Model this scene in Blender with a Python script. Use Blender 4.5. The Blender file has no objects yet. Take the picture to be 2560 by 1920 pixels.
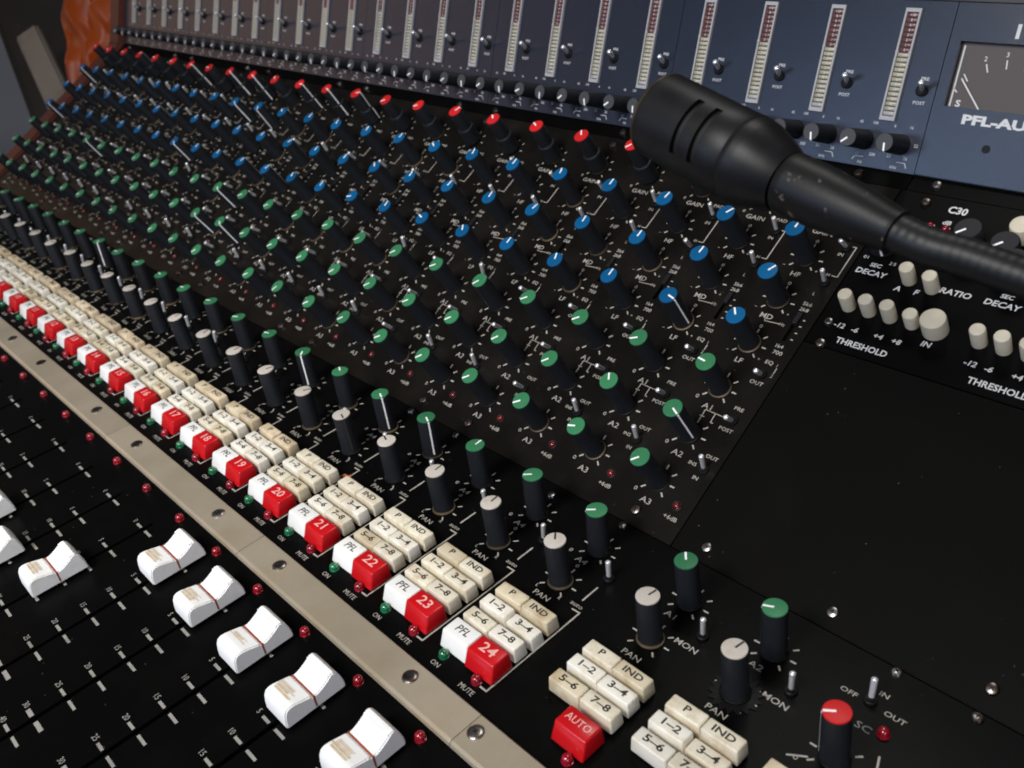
import bpy, bmesh, math, random
from mathutils import Matrix, Vector
random.seed(7)
R = math.radians
C = bpy.context.scene.collection
SC = bpy.context.scene

# ------------------------------------------------------------------ frames (metres)
# console frames: x runs along the channels (channel 24 = 0, one channel = 40 mm)
TH = R(34.4)                       # slope of the EQ panel
AB = R(28.4)                       # button panel is this much flatter than the EQ panel
AM = R(40.38)                      # meter bridge is this much steeper than the EQ panel
mm = 0.001
def eqw(x, y, h):                  # EQ-panel coordinates (mm) to world (m)
    return Vector((x*mm, (y*math.cos(TH)-h*math.sin(TH))*mm, (y*math.sin(TH)+h*math.cos(TH))*mm))
def frame(origin, ang):
    return Matrix.Translation(origin) @ Matrix.Rotation(ang, 4, 'X')
M_EQ = frame(Vector((0, 0, 0)), TH)
M_B = frame(eqw(0, -15.2+2.5*math.sin(AB), 2.5*math.cos(AB)), TH-AB)     # local y points away from the operator
M_BR = frame(eqw(0, 227.9, 16.5), TH+AM)

# ------------------------------------------------------------------ camera
CAMP = eqw(231.6, -88.53, 369.93)
RX = Vector((0.6799950, 0.5733069, -0.4570842)); RY = Vector((0.3095256, -0.7895778, -0.5298686)); RZ = Vector((-0.6646809, 0.2188288, -0.7143621))
def rotw(v): return Vector((v.x, v.y*math.cos(TH)-v.z*math.sin(TH), v.y*math.sin(TH)+v.z*math.cos(TH)))
CX, CY, CZ = rotw(RX), rotw(RY), rotw(RZ)           # image right, image down, view direction
FPX = 2343.2
def px(u, v, d):                                    # photograph pixel at depth d (m)
    return CAMP + (CX*((u-1280)/FPX) + CY*((v-960)/FPX) + CZ)*d
cd = bpy.data.cameras.new('camera'); cam = bpy.data.objects.new('camera', cd); C.objects.link(cam)
mw = Matrix((CX, -CY, -CZ)).transposed().to_4x4(); mw.translation = CAMP
cam.matrix_world = mw
cd.sensor_width = 36; cd.lens = 36*FPX/2560; cd.clip_start = 0.02; cd.clip_end = 50
cd.dof.use_dof = True; cd.dof.focus_distance = 0.43; cd.dof.aperture_fstop = cd.lens/1.7
SC.camera = cam

# ------------------------------------------------------------------ light
w = bpy.data.worlds.new('World'); SC.world = w; w.use_nodes = True
bg = w.node_tree.nodes['Background']; bg.inputs[0].default_value = (0.75, 0.82, 1.0, 1); bg.inputs[1].default_value = 0.022
def area(name, loc, target, size, power, col, sy=None):
    l = bpy.data.lights.new(name, 'AREA'); l.energy = power; l.color = col; l.size = size
    if sy: l.shape = 'RECTANGLE'; l.size_y = sy
    o = bpy.data.objects.new(name, l); C.objects.link(o); o.location = loc
    o.rotation_euler = (Vector(target)-Vector(loc)).to_track_quat('-Z', 'Y').to_euler()
    return o
area('window_light', (0.02, -0.95, 0.88), (-0.30, -0.05, 0.0), 0.34, 5.7, (1.0, 0.98, 0.945), 0.42).data.spread = R(95)
area('top_fill_light', (-0.25, 0.55, 1.55), (-0.25, 0.0, 0.0), 0.5, 6, (1.0, 0.97, 0.92), 0.3)  # added overhead fill that lifts the upward faces without glare
area('side_fill_light', (1.25, -0.9, 0.55), (-0.1, -0.1, 0.0), 0.5, 7, (0.86, 0.88, 1.0), 0.5)  # added cool fill to brighten the right-hand faces of buttons and faders
area('warm_reflection_light', (-2.45, -0.85, 0.62), (-0.6, 0.15, 0.1), 1.3, 2.3, (1.0, 0.60, 0.36), 0.7)  # added stand-in for a warm room, mirrored brown in the left-hand panels
area('blue_reflection_light', (-0.72, -1.75, 0.50), (0.05, 0.17, 0.13), 0.75, 9, (0.46, 0.64, 1.0), 0.40)  # added where the right end of the bridge mirrors it, for a blue sheen
SC.view_settings.view_transform = 'Standard'; SC.view_settings.look = 'None'
SC.view_settings.exposure = -0.12; SC.view_settings.gamma = 1.0
SC.render.engine = 'CYCLES'; SC.cycles.pixel_filter_type = 'BLACKMAN_HARRIS'; SC.cycles.filter_width = 1.9
SC.render.resolution_x = 1024; SC.render.resolution_y = 768

# ------------------------------------------------------------------ materials
MATS = {}
def mat(name, col, rough=0.5, metal=0.0, spec=0.5, vary=0.0, vscale=60, dirt=None, dscale=30, dlo=0.55, dhi=0.75, bump=0.0, bscale=600, rand=0.0, rvary=0.0, coat=0.0, trans=0.0):
    m = bpy.data.materials.new(name); m.use_nodes = True; nt = m.node_tree; n = nt.nodes; L = nt.links
    b = n['Principled BSDF']; b.inputs['Roughness'].default_value = rough; b.inputs['Metallic'].default_value = metal
    b.inputs['Specular IOR Level'].default_value = spec; b.inputs['Base Color'].default_value = (*col, 1)
    b.inputs['Coat Weight'].default_value = coat; b.inputs['Coat Roughness'].default_value = 0.15
    b.inputs['Transmission Weight'].default_value = trans
    tc = n.new('ShaderNodeTexCoord'); oi = n.new('ShaderNodeObjectInfo')
    mp = n.new('ShaderNodeMath'); mp.operation = 'MULTIPLY'; mp.inputs[1].default_value = 37.0; L.new(oi.outputs['Random'], mp.inputs[0])
    def noise(scale, detail=4, rgh=0.6):
        t = n.new('ShaderNodeTexNoise'); t.noise_dimensions = '4D'; t.inputs['Scale'].default_value = scale; t.inputs['Detail'].default_value = detail
        t.inputs['Roughness'].default_value = rgh; L.new(tc.outputs['Object'], t.inputs['Vector']); L.new(mp.outputs[0], t.inputs['W']); return t.outputs['Fac']
    cur = None
    if vary or rand:
        hsv = n.new('ShaderNodeHueSaturation'); hsv.inputs['Color'].default_value = (*col, 1)
        v = n.new('ShaderNodeMath'); v.operation = 'MULTIPLY_ADD'; v.inputs[1].default_value = 2*vary; v.inputs[2].default_value = 1-vary
        if vary: L.new(noise(vscale), v.inputs[0])
        else: v.inputs[0].default_value = 0.5
        v2 = n.new('ShaderNodeMath'); v2.operation = 'MULTIPLY_ADD'; v2.inputs[1].default_value = 2*rand; v2.inputs[2].default_value = 1-rand; L.new(oi.outputs['Random'], v2.inputs[0])
        v3 = n.new('ShaderNodeMath'); v3.operation = 'MULTIPLY'; L.new(v.outputs[0], v3.inputs[0]); L.new(v2.outputs[0], v3.inputs[1])
        L.new(v3.outputs[0], hsv.inputs['Value']); cur = hsv.outputs[0]
    if dirt:
        mx = n.new('ShaderNodeMix'); mx.data_type = 'RGBA'
        if cur: L.new(cur, mx.inputs[6])
        else: mx.inputs[6].default_value = (*col, 1)
        mx.inputs[7].default_value = (*dirt, 1)
        cr = n.new('ShaderNodeMapRange'); cr.inputs[1].default_value = dlo; cr.inputs[2].default_value = dhi; L.new(noise(dscale, 6), cr.inputs[0]); L.new(cr.outputs[0], mx.inputs[0])
        cur = mx.outputs[2]
    if cur: L.new(cur, b.inputs['Base Color'])
    if rvary:
        rr = n.new('ShaderNodeMath'); rr.operation = 'MULTIPLY_ADD'; rr.inputs[1].default_value = 2*rvary; rr.inputs[2].default_value = rough-rvary
        L.new(noise(vscale*0.6, 5), rr.inputs[0]); L.new(rr.outputs[0], b.inputs['Roughness'])
    if bump:
        bp = n.new('ShaderNodeBump'); bp.inputs['Strength'].default_value = bump; bp.inputs['Distance'].default_value = 0.0003
        L.new(noise(bscale, 3), bp.inputs['Height']); L.new(bp.outputs[0], b.inputs['Normal'])
    MATS[name] = m; return m
mat('panel_black', (0.0055, 0.0048, 0.004), 0.36, spec=0.10, dirt=(0.014, 0.012, 0.010), dscale=22, dlo=0.45, dhi=0.8, bump=0.15, bscale=2500, rvary=0.12, vscale=40)
mat('panel_black_glossy', (0.0022, 0.0022, 0.0022), 0.34, spec=0.06, dirt=(0.0045, 0.0042, 0.0038), dscale=26, dlo=0.5, dhi=0.85, bump=0.1, bscale=2500, rvary=0.1, vscale=40)
mat('blank_black', (0.0035, 0.0033, 0.003), 0.40, spec=0.05, dirt=(0.005, 0.0047, 0.0043), dscale=18, bump=0.3, bscale=3000)
mat('bridge_blue', (0.016, 0.0205, 0.034), 0.25, spec=0.45, dirt=(0.013, 0.017, 0.028), dscale=30, bump=0.25, bscale=2600)
mat('print_white', (0.40, 0.375, 0.33), 0.6, dirt=(0.17, 0.155, 0.13), dscale=120, dlo=0.5, dhi=0.8)
mat('print_grey', (0.27, 0.26, 0.235), 0.6, dirt=(0.13, 0.12, 0.105), dscale=120, dlo=0.5, dhi=0.8)
mat('print_bright', (0.62, 0.62, 0.62), 0.6)
mat('knob_black', (0.0085, 0.0095, 0.0125), 0.5, spec=0.35, bump=0.35, bscale=2200, dirt=(0.03, 0.03, 0.033), dscale=300, dlo=0.6, dhi=0.9)
mat('knob_face', (0.045, 0.045, 0.05), 0.55, spec=0.4)
mat('cap_red', (0.52, 0.016, 0.018), 0.4, spec=0.2, rand=0.12, dirt=(0.4, 0.06, 0.05), dscale=300, dlo=0.6, dhi=0.85)
mat('cap_blue', (0.003, 0.080, 0.205), 0.4, spec=0.2, rand=0.12, dirt=(0.012, 0.10, 0.22), dscale=300, dlo=0.6, dhi=0.85)
mat('cap_green', (0.033, 0.165, 0.072), 0.4, spec=0.2, rand=0.15, dirt=(0.06, 0.20, 0.105), dscale=300, dlo=0.55, dhi=0.85)
mat('cap_white', (0.50, 0.46, 0.41), 0.4, spec=0.2, rand=0.1, dirt=(0.45, 0.38, 0.30), dscale=250, dlo=0.5, dhi=0.8)
mat('pointer_white', (0.90, 0.90, 0.90), 0.35)
mat('pointer_dark', (0.03, 0.025, 0.02), 0.5)
mat('brass', (0.085, 0.06, 0.035), 0.5, 0.4, vary=0.7, vscale=300, rand=0.6)
mat('chrome', (0.82, 0.82, 0.84), 0.26, 0.6)
mat('dark_metal', (0.07, 0.065, 0.06), 0.35, 0.9, vary=0.3, vscale=300)
mat('screw_metal', (0.34, 0.33, 0.32), 0.32, 1.0, dirt=(0.16, 0.10, 0.07), dscale=260, dlo=0.45, dhi=0.65, rand=0.4)
mat('button_cream', (0.72, 0.665, 0.53), 0.38, rand=0.10, dirt=(0.50, 0.39, 0.25), dscale=150, dlo=0.46, dhi=0.74)
mat('button_ivory', (0.77, 0.735, 0.64), 0.38, rand=0.07, dirt=(0.58, 0.49, 0.36), dscale=140, dlo=0.48, dhi=0.78)
mat('button_yellowed', (0.64, 0.56, 0.40), 0.4, rand=0.12, dirt=(0.40, 0.29, 0.16), dscale=130, dlo=0.44, dhi=0.74)
mat('button_tan', (0.60, 0.50, 0.35), 0.4, rand=0.18, dirt=(0.30, 0.20, 0.10), dscale=120, dlo=0.45, dhi=0.8)
mat('button_white', (0.80, 0.79, 0.76), 0.36, rand=0.05, dirt=(0.66, 0.62, 0.55), dscale=150, dlo=0.6, dhi=0.85)
mat('button_red', (0.52, 0.006, 0.01), 0.28, coat=0.12, dirt=(0.38, 0.01, 0.012), dscale=120)
mat('legend_dark', (0.014, 0.012, 0.010), 0.5, dirt=(0.10, 0.085, 0.06), dscale=350, dlo=0.58, dhi=0.8)
mat('legend_pale', (0.80, 0.42, 0.38), 0.5)
mat('stem_black', (0.006, 0.006, 0.006), 0.5, spec=0.15)
mat('led_red', (0.24, 0.005, 0.014), 0.14, spec=0.7, coat=0.5, rand=0.2)
mat('led_dim_red', (0.12, 0.005, 0.008), 0.18, spec=0.6, coat=0.4, rand=0.2)
mat('led_green', (0.006, 0.12, 0.045), 0.14, spec=0.7, coat=0.5, rand=0.2)
mat('aluminium', (0.47, 0.40, 0.30), 0.34, 0.4, vary=0.12, vscale=14, dirt=(0.34, 0.285, 0.205), dscale=16, dlo=0.40, dhi=0.75, bump=0.15, bscale=700, rvary=0.16)
mat('fader_white', (0.84, 0.84, 0.83), 0.45, spec=0.3, rand=0.03, dirt=(0.74, 0.72, 0.67), dscale=160, dlo=0.55, dhi=0.8)
mat('fader_line', (0.28, 0.055, 0.03), 0.5, vary=0.6, vscale=300)
mat('fader_tape', (0.66, 0.55, 0.41), 0.6, dirt=(0.52, 0.39, 0.25), dscale=500, dlo=0.4, dhi=0.65)
mat('slot_black', (0.002, 0.002, 0.002), 0.8)
mat('meter_frame', (0.36, 0.355, 0.36), 0.45, dirt=(0.28, 0.28, 0.28), dscale=200)
mat('segment_cream', (0.36, 0.335, 0.25), 0.35, rand=0.12, vary=0.15, vscale=500)
mat('segment_red', (0.13, 0.05, 0.05), 0.35, rand=0.12)
mat('meter_well', (0.05, 0.045, 0.04), 0.5)
mat('vu_face', (0.095, 0.082, 0.078), 0.5, spec=0.2)
mat('wood_red', (0.075, 0.018, 0.010), 0.5, vary=0.3, vscale=20, dirt=(0.10, 0.03, 0.018), dscale=35)
mat('mic_black', (0.0065, 0.0065, 0.0075), 0.42, spec=0.22, dirt=(0.015, 0.014, 0.015), dscale=60, dlo=0.45, dhi=0.8, bump=0.12, bscale=1800, rvary=0.08)
mat('mic_worn', (0.0065, 0.0065, 0.007), 0.44, spec=0.22, dirt=(0.095, 0.075, 0.062), dscale=260, dlo=0.625, dhi=0.655, bump=0.15, bscale=1500, rvary=0.1)
mat('neck_black', (0.007, 0.007, 0.008), 0.45, spec=0.3)
mat('mic_rim', (0.11, 0.08, 0.05), 0.35, 0.8, vary=0.5, vscale=120)
mat('slot_dark', (0.002, 0.002, 0.002), 0.7)
mat('c30_cream', (0.66, 0.60, 0.46), 0.42, rand=0.1, dirt=(0.6, 0.57, 0.5), dscale=200)
mat('orange_plastic', (0.36, 0.058, 0.005), 0.42, spec=0.5)
mat('case_dark', (0.030, 0.026, 0.024), 0.7, vary=0.4, vscale=10, dirt=(0.05, 0.045, 0.042), dscale=8)
mat('plank_beige', (0.30, 0.255, 0.205), 0.7, vary=0.25, vscale=16, dirt=(0.20, 0.165, 0.13), dscale=10)
mat('wall_grey', (0.58, 0.585, 0.61), 0.8, vary=0.12, vscale=3)
mat('floor_dark', (0.06, 0.055, 0.05), 0.7, vary=0.3, vscale=3)
mat('rail_dark', (0.012, 0.011, 0.010), 0.45)
mat('dust', (0.06, 0.056, 0.05), 0.8, rand=0.5)

# ------------------------------------------------------------------ mesh builder
class MB:
    def __init__(s): s.v = []; s.f = []
    def add(s, vs, fs, M=None):
        o = len(s.v)
        s.v += [tuple(M @ Vector(p)) if M else tuple(p) for p in vs]
        s.f += [tuple(i+o for i in f) for f in fs]; return s
    def box(s, x0, x1, y0, y1, z0, z1, M=None):
        vs = [(x0,y0,z0),(x1,y0,z0),(x1,y1,z0),(x0,y1,z0),(x0,y0,z1),(x1,y0,z1),(x1,y1,z1),(x0,y1,z1)]
        return s.add(vs, [(3,2,1,0),(4,5,6,7),(0,1,5,4),(1,2,6,5),(2,3,7,6),(3,0,4,7)], M)
    def quad(s, x0, x1, y0, y1, z, M=None):
        return s.add([(x0,y0,z),(x1,y0,z),(x1,y1,z),(x0,y1,z)], [(0,1,2,3)], M)
    def line(s, x0, y0, x1, y1, wd, z):
        d = Vector((x1-x0, y1-y0)); d.normalize(); p = Vector((-d.y, d.x))*wd/2
        return s.add([(x0-p.x,y0-p.y,z),(x1-p.x,y1-p.y,z),(x1+p.x,y1+p.y,z),(x0+p.x,y0+p.y,z)], [(0,1,2,3)])
    def lathe(s, prof, seg=24, M=None, cap0=False, cap1=True):
        vs = []; fs = []; n = len(prof)
        for r, z in prof:
            for k in range(seg):
                a = 2*math.pi*k/seg; vs.append((r*math.cos(a), r*math.sin(a), z))
        for i in range(n-1):
            for k in range(seg):
                k2 = (k+1) % seg; fs.append((i*seg+k, i*seg+k2, (i+1)*seg+k2, (i+1)*seg+k))
        if cap1: fs.append(tuple((n-1)*seg+k for k in range(seg)))
        if cap0: fs.append(tuple(k for k in reversed(range(seg))))
        return s.add(vs, fs, M)
    def plate(s, x0, x1, y0, y1, z0, z1, holes=()):          # slab with rectangular holes
        xs = sorted({x0, x1, *[h[0] for h in holes], *[h[1] for h in holes]}); ys = sorted({y0, y1, *[h[2] for h in holes], *[h[3] for h in holes]})
        xs = [x for x in xs if x0 <= x <= x1]; ys = [y for y in ys if y0 <= y <= y1]
        def inh(cx, cy): return any(h[0] < cx < h[1] and h[2] < cy < h[3] for h in holes)
        for i in range(len(xs)-1):
            for j in range(len(ys)-1):
                if not inh((xs[i]+xs[i+1])/2, (ys[j]+ys[j+1])/2): s.quad(xs[i], xs[i+1], ys[j], ys[j+1], z1)
        def wall(a, b, flip):
            vs = [(a[0],a[1],z0),(b[0],b[1],z0),(b[0],b[1],z1),(a[0],a[1],z1)]; s.add(vs, [(0,1,2,3) if not flip else (3,2,1,0)])
        P = [(x0,y0),(x1,y0),(x1,y1),(x0,y1)]
        for k in range(4): wall(P[k], P[(k+1)%4], False)
        for h in holes:
            P = [(h[0],h[2]),(h[1],h[2]),(h[1],h[3]),(h[0],h[3])]
            for k in range(4): wall(P[k], P[(k+1)%4], True)
            s.add([(h[0],h[2],z0),(h[1],h[2],z0),(h[1],h[3],z0),(h[0],h[3],z0)], [(0,1,2,3)])
        return s
    def mesh(s, name, m, smooth=None, scale=mm, weld=False):
        me = bpy.data.meshes.new(name); me.from_pydata([(a*scale, b*scale, c*scale) for a, b, c in s.v], [], s.f)
        if weld:
            bm = bmesh.new(); bm.from_mesh(me); bmesh.ops.remove_doubles(bm, verts=bm.verts, dist=1e-6); bm.to_mesh(me); bm.free()
        me.materials.append(MATS[m])
        if smooth is not None:
            me.shade_smooth() if hasattr(me, 'shade_smooth') else None
            me.set_sharp_from_angle(angle=R(smooth))
        me.update(); return me
def rbox(name, m, x0, x1, y0, y1, z0, z1, bev, seg=2, shape=None):     # bevelled box
    b = MB().box(x0, x1, y0, y1, z0, z1); me = b.mesh(name, m)
    bm = bmesh.new(); bm.from_mesh(me)
    if shape:
        for v in bm.verts: v.co = Vector(shape(v.co/mm))*mm
    bmesh.ops.bevel(bm, geom=[e for e in bm.edges], offset=bev*mm, segments=seg, affect='EDGES', profile=0.5)
    bm.to_mesh(me); bm.free(); me.shade_smooth(); me.set_sharp_from_angle(angle=R(50)); return me

# lettering: strings turned into flat printed meshes
def tx(txt, x, y, size, z=0.06, bold=0.0, shear=0.0, sx=1.0, align='CENTER', rot=0.0):
    cu = bpy.data.curves.new('lettering', 'FONT'); cu.body = txt; cu.size = 1.0; cu.align_x = align; cu.align_y = 'CENTER'
    cu.offset = bold; cu.shear = shear; cu.resolution_u = 2; cu.fill_mode = 'FRONT'
    o = bpy.data.objects.new('lettering', cu); me = bpy.data.meshes.new_from_object(o)
    ca, sa = math.cos(rot), math.sin(rot); vs = []
    for v in me.vertices:
        a, b = v.co.x*size*sx, v.co.y*size
        vs.append((x+a*ca-b*sa, y+a*sa+b*ca, z))
    fs = [tuple(p.vertices) for p in me.polygons]
    bpy.data.objects.remove(o); bpy.data.curves.remove(cu); bpy.data.meshes.remove(me)
    return vs, fs
def letters(items, lines=(), name='lettering', m='print_white', z=0.06):
    b = MB()
    for it in items: b.add(*tx(*it[:4], z=z, **(it[4] if len(it) > 4 else {})))
    for l in lines: b.line(*l, z)
    return b

# ------------------------------------------------------------------ scene objects
FLOOR = -0.85
ROOT = bpy.data.objects.new('mixing_console', None); C.objects.link(ROOT); ROOT.location = (-0.3, 0.05, FLOOR)
ROOT['label'] = 'large black sound mixing console with rows of coloured knobs, square buttons and white faders'; ROOT['category'] = 'mixing console'
RINV = Matrix.Translation((0.3, -0.05, -FLOOR))
def part(name, me, M, parent=None, label=None, kind=None):
    o = bpy.data.objects.new(name, me); C.objects.link(o)
    if parent is None: o.parent = ROOT; o.matrix_local = RINV @ M
    else: o.parent = parent; o.matrix_local = M
    if label: o['label'] = label
    if kind: o['kind'] = kind
    return o
I4 = Matrix.Identity(4)
def T(x, y, z=0, a=0):                             # local millimetre offset on a panel, turned by a about its normal
    return Matrix.Translation((x*mm, y*mm, z*mm)) @ Matrix.Rotation(a, 4, 'Z')
CH = range(1, 25)
def cx(ch): return -(24-ch)*40.0
X0, X1 = -943.0, 300.0

# ---------------- console body
def prism(prof, x0, x1):                           # closed (y,z) world profile, metres
    b = MB(); n = len(prof)
    vs = [(x0, y, z) for y, z in prof]+[(x1, y, z) for y, z in prof]
    fs = [tuple(range(n)), tuple(reversed(range(n, 2*n)))]+[(i, i+n, (i+1) % n+n, (i+1) % n) for i in range(n)]
    return b.add(vs, fs)
def pw(M, y, z): p = M @ Vector((0, y*mm, z*mm)); return (p.y, p.z)
body = [pw(M_B, -300, -4), pw(M_B, -2, -4), pw(M_EQ, -10, -7), pw(M_EQ, 204, -7), pw(M_BR, -24, -6), pw(M_BR, 57, -6)]
bk = body[-1]
body += [(bk[0]+0.10, bk[1]-0.01), (bk[0]+0.13, body[0][1]-0.16), (body[0][0], body[0][1]-0.16), (body[0][0]-0.0, body[0][1]-0.05)]
part('console_body', prism(body, X0*mm, X1*mm).mesh('console_body', 'rail_dark', scale=1), I4)
for x in (-0.86, 0.20):
    b = MB().box(x-0.03, x+0.03, -0.20, 0.22, FLOOR, -0.20)
    b.box(x-0.05, x+0.05, -0.28, 0.30, FLOOR+0.0, FLOOR+0.04)
    part('leg', b.mesh('leg', 'rail_dark', scale=1), I4)
# wooden end cheeks follow the profile, a little proud of it
def cheek(x0, x1):
    pr = [pw(M_B, -304, 3), pw(M_B, -2, 3), pw(M_EQ, -10, 3), pw(M_EQ, 203, 3), pw(M_BR, -20, 6), pw(M_BR, 62, 6)]
    pr += [(bk[0]+0.11, bk[1]+0.01), (bk[0]+0.14, body[0][1]-0.17), (body[0][0]-0.004, body[0][1]-0.17)]
    me = prism(pr, x0*mm, x1*mm).mesh('end_cheek', 'wood_red', scale=1)
    bm = bmesh.new(); bm.from_mesh(me); bmesh.ops.recalc_face_normals(bm, faces=bm.faces); bmesh.ops.bevel(bm, geom=list(bm.edges), offset=0.0025, segments=2, affect='EDGES'); bm.to_mesh(me); bm.free()
    return part('end_cheek', me, I4)
cheek(X0-30, X0-1); cheek(X1+1, X1+30)

# ---------------- panels
SLX = 15.0
holes = [(cx(c)+SLX-1.3, cx(c)+SLX+1.3, 101.0, 118.6) for c in CH]
part('eq_panel', MB().plate(X0, 23.4, -13.4, 200.7, -2.5, 0, holes).mesh('eq_panel', 'panel_black'), M_EQ)
part('blank_panel', MB().plate(24.0, X1, -13.4, 104.0, -2.5, -0.1).mesh('blank_panel', 'blank_black'), M_EQ)
part('compressor_panel', MB().plate(24.2, X1, 104.6, 200.7, -2.5, 0.1).mesh('compressor_panel', 'panel_black_glossy'), M_EQ)
for xa, xb in ((X0, 25.2), (25.8, X1)):
    part('rear_strip', MB().plate(xa, xb, 201.3, 210.5, -2.5, -0.1).mesh('rear_strip', 'panel_black_glossy'), M_EQ)
FX = 9.7                                            # fader slot offset in the channel
part('button_panel', MB().plate(X0, X1, -134, -0.4, -2.5, 0).mesh('button_panel', 'panel_black_glossy'), M_B)
part('fader_panel', MB().plate(X0, X1, -300, -134.2, -2.5, 0.0, [(cx(c)+FX-1.1, cx(c)+FX+1.1, -262, -149.5) for c in range(1, 25)]).mesh('fader_panel', 'panel_black_glossy'), M_B)
for c in CH:
    part('slot_floor', MB().box(cx(c)+FX-2, cx(c)+FX+2, -263, -148.5, -3.6, -2.55).mesh('slot_floor', 'slot_black'), M_B)
# trim bar in four-channel lengths with a rolled lower edge
xj = [29.5-160.4*k for k in range(7)]
ends = [X1]+xj[:-1]+[X0]
for a, b_ in zip(ends[1:], ends[:-1]):
    prof = [(-116.8, 0.05), (-116.8, 1.7), (-117.3, 2.2), (-131.6, 2.2), (-132.9, 1.5), (-133.4, 0.05)]
    n = len(prof); bar = MB(); x0, x1 = a+0.15, b_-0.15
    bar.add([(x0, y, z) for y, z in prof]+[(x1, y, z) for y, z in prof], [tuple(range(n)), tuple(reversed(range(n, 2*n)))]+[(i, i+n, (i+1) % n+n, (i+1) % n) for i in range(n)])
    me = bar.mesh('trim_bar', 'aluminium'); bm = bmesh.new(); bm.from_mesh(me); bmesh.ops.recalc_face_normals(bm, faces=bm.faces); bm.to_mesh(me); bm.free()
    part('trim_bar', me, M_B)
# meter bridge panels, four channels each, then the master meter panel with its window
seams = [25.7-160.0*k for k in range(7)]
ends = seams[:-1]+[X0]
VUW = (31.2, 86.0, 10.2, 39.9)
for a, b_ in zip(ends[1:], ends[:-1]):
    part('bridge_panel', MB().plate(a+0.2, b_-0.2, -23.6, 57, -2.5, 0).mesh('bridge_panel', 'bridge_blue'), M_BR)
part('master_meter_panel', MB().plate(25.9, X1, -23.2, 57, -4.5, 0, [VUW]).mesh('master_meter_panel', 'bridge_blue'), M_BR)
part('bridge_rail', MB().box(X0, X1, 57.2, 60.5, -6, 1.2).mesh('bridge_rail', 'rail_dark'), M_BR)

# ---------------- screws
def screw_mesh(r, hgt):
    b = MB(); b.lathe([(r, 0), (r*0.98, hgt*0.45), (r*0.8, hgt*0.85), (r*0.5, hgt)], 20)
    return b.mesh('screw', 'screw_metal', 35)
cross = MB(); cross.box(-1.1, 1.1, -0.24, 0.24, 0, 0.35); cross.box(-0.24, 0.24, -1.1, 1.1, 0, 0.36)
CRS = cross.mesh('screw_recess', 'slot_black')
S1 = screw_mesh(2.5, 1.9); S2 = screw_mesh(3.4, 0.9); S3 = screw_mesh(2.2, 1.6)
def screw(M, x, y, me, top, z=0):
    o = part('screw', me, M @ T(x, y, z, random.uniform(0, 6)))
    part('recess', CRS, T(0, 0, top-0.25), o)
ends4 = []
for blk in range(6): ends4 += [-160*blk, -160*blk-120]
for x in ends4:
    screw(M_EQ, x-1, -6.3, S1, 1.9); screw(M_EQ, x-1.8, 205.6, S1, 1.9, -0.1)
    screw(M_B, x-0.3, -2.9, S3, 1.6)
    if x not in (0, -120): screw(M_EQ, x-2, 194.5, S1, 1.9)
for x, y in ((39, 206.3), (100, 206.3)): screw(M_EQ, x, y, S1, 1.9, -0.1)
for x, y in ((39, 195.1), (32.3, 105.3), (29.8, 117.5)): screw(M_EQ, x, y, S1 if y != 117.5 else S3, 1.9, 0.1)
for x, y in ((39.6, -6.6), (160.5, -4.4), (100, -6.4)): screw(M_EQ, x, y, S1, 1.9, -0.1)
for x, y in ((131.8, -2.6), (161.5, -3.2), (-42, -7.5)): screw(M_B, x, y, S3, 1.6)
bs = [33.8, -5.7]+[v for k in range(1, 6) for v in (54.5-160.4*k, -5.9-160.4*k)]
for x in bs: screw(M_B, x, -123.8, S2, 1.0, 2.2)

# ---------------- knobs
def knob_meshes(h, r0, r1, stepped=False):
    if stepped: pr = [(r0+0.5, 1.2), (r0+0.4, 12.5), (r0+0.1, 13.0), (r1+0.15, 13.2), (r1+0.15, h-1.0), (r1, h-0.6)]
    else: pr = [(r0, 1.2), (r0-0.15, 2.2), (r1+0.2, h-1.2), (r1+0.05, h-0.7)]
    b = MB(); seg = 40
    vs = []; fs = []
    for i, (r, z) in enumerate(pr):
        for k in range(seg):
            a = 2*math.pi*k/seg; rr = r-(0.10 if (k % 2 and 0 < i < len(pr)-1) else 0)
            vs.append((rr*math.cos(a), rr*math.sin(a), z))
    for i in range(len(pr)-1):
        for k in range(seg):
            k2 = (k+1) % seg; fs.append((i*seg+k, i*seg+k2, (i+1)*seg+k2, (i+1)*seg+k))
    fs.append(tuple((len(pr)-1)*seg+k for k in range(seg))); b.add(vs, fs)
    body = b.mesh('knob', 'knob_black', 30)
    p = MB(); p.box(0.3, r1-0.25, -0.42, 0.42, h-0.4, h+0.07)
    # line running down the side
    rb = (r0+0.1 if not stepped else r1+0.25)
    zb = 2.6 if not stepped else 13.4
    p.add([(rb+0.02, -0.42, zb), (rb+0.02, 0.42, zb), (r1+0.30, 0.42, h-1.0), (r1+0.30, -0.42, h-1.0), (r1-0.25, -0.42, h+0.07), (r1-0.25, 0.42, h+0.07)], [(0, 1, 2, 3), (3, 2, 5, 4)])
    if stepped: p.add([(r0+0.62, -0.42, 1.6), (r0+0.62, 0.42, 1.6), (r0+0.52, 0.42, 12.3), (r0+0.52, -0.42, 12.3)], [(0, 1, 2, 3)])
    return body, p
def cap_mesh(h, r, m):
    return MB().lathe([(r, h-0.75), (r+0.06, h-0.35), (r-0.05, h-0.08), (r-0.4, h)], 40).mesh('cap', m, 35)
KB, PP = knob_meshes(23.6, 5.2, 4.7)
KR, PR = knob_meshes(28.0, 5.4, 4.55, True)
PTR = PP.mesh('pointer', 'pointer_white'); PTD = PP.mesh('pointer', 'pointer_dark'); PTRR = PR.mesh('pointer', 'pointer_white')
CAPS = {k: cap_mesh(23.6, 4.75, 'cap_'+k) for k in ('red', 'blue', 'green', 'white')}; CAPR = cap_mesh(28.0, 4.6, 'cap_red')
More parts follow.
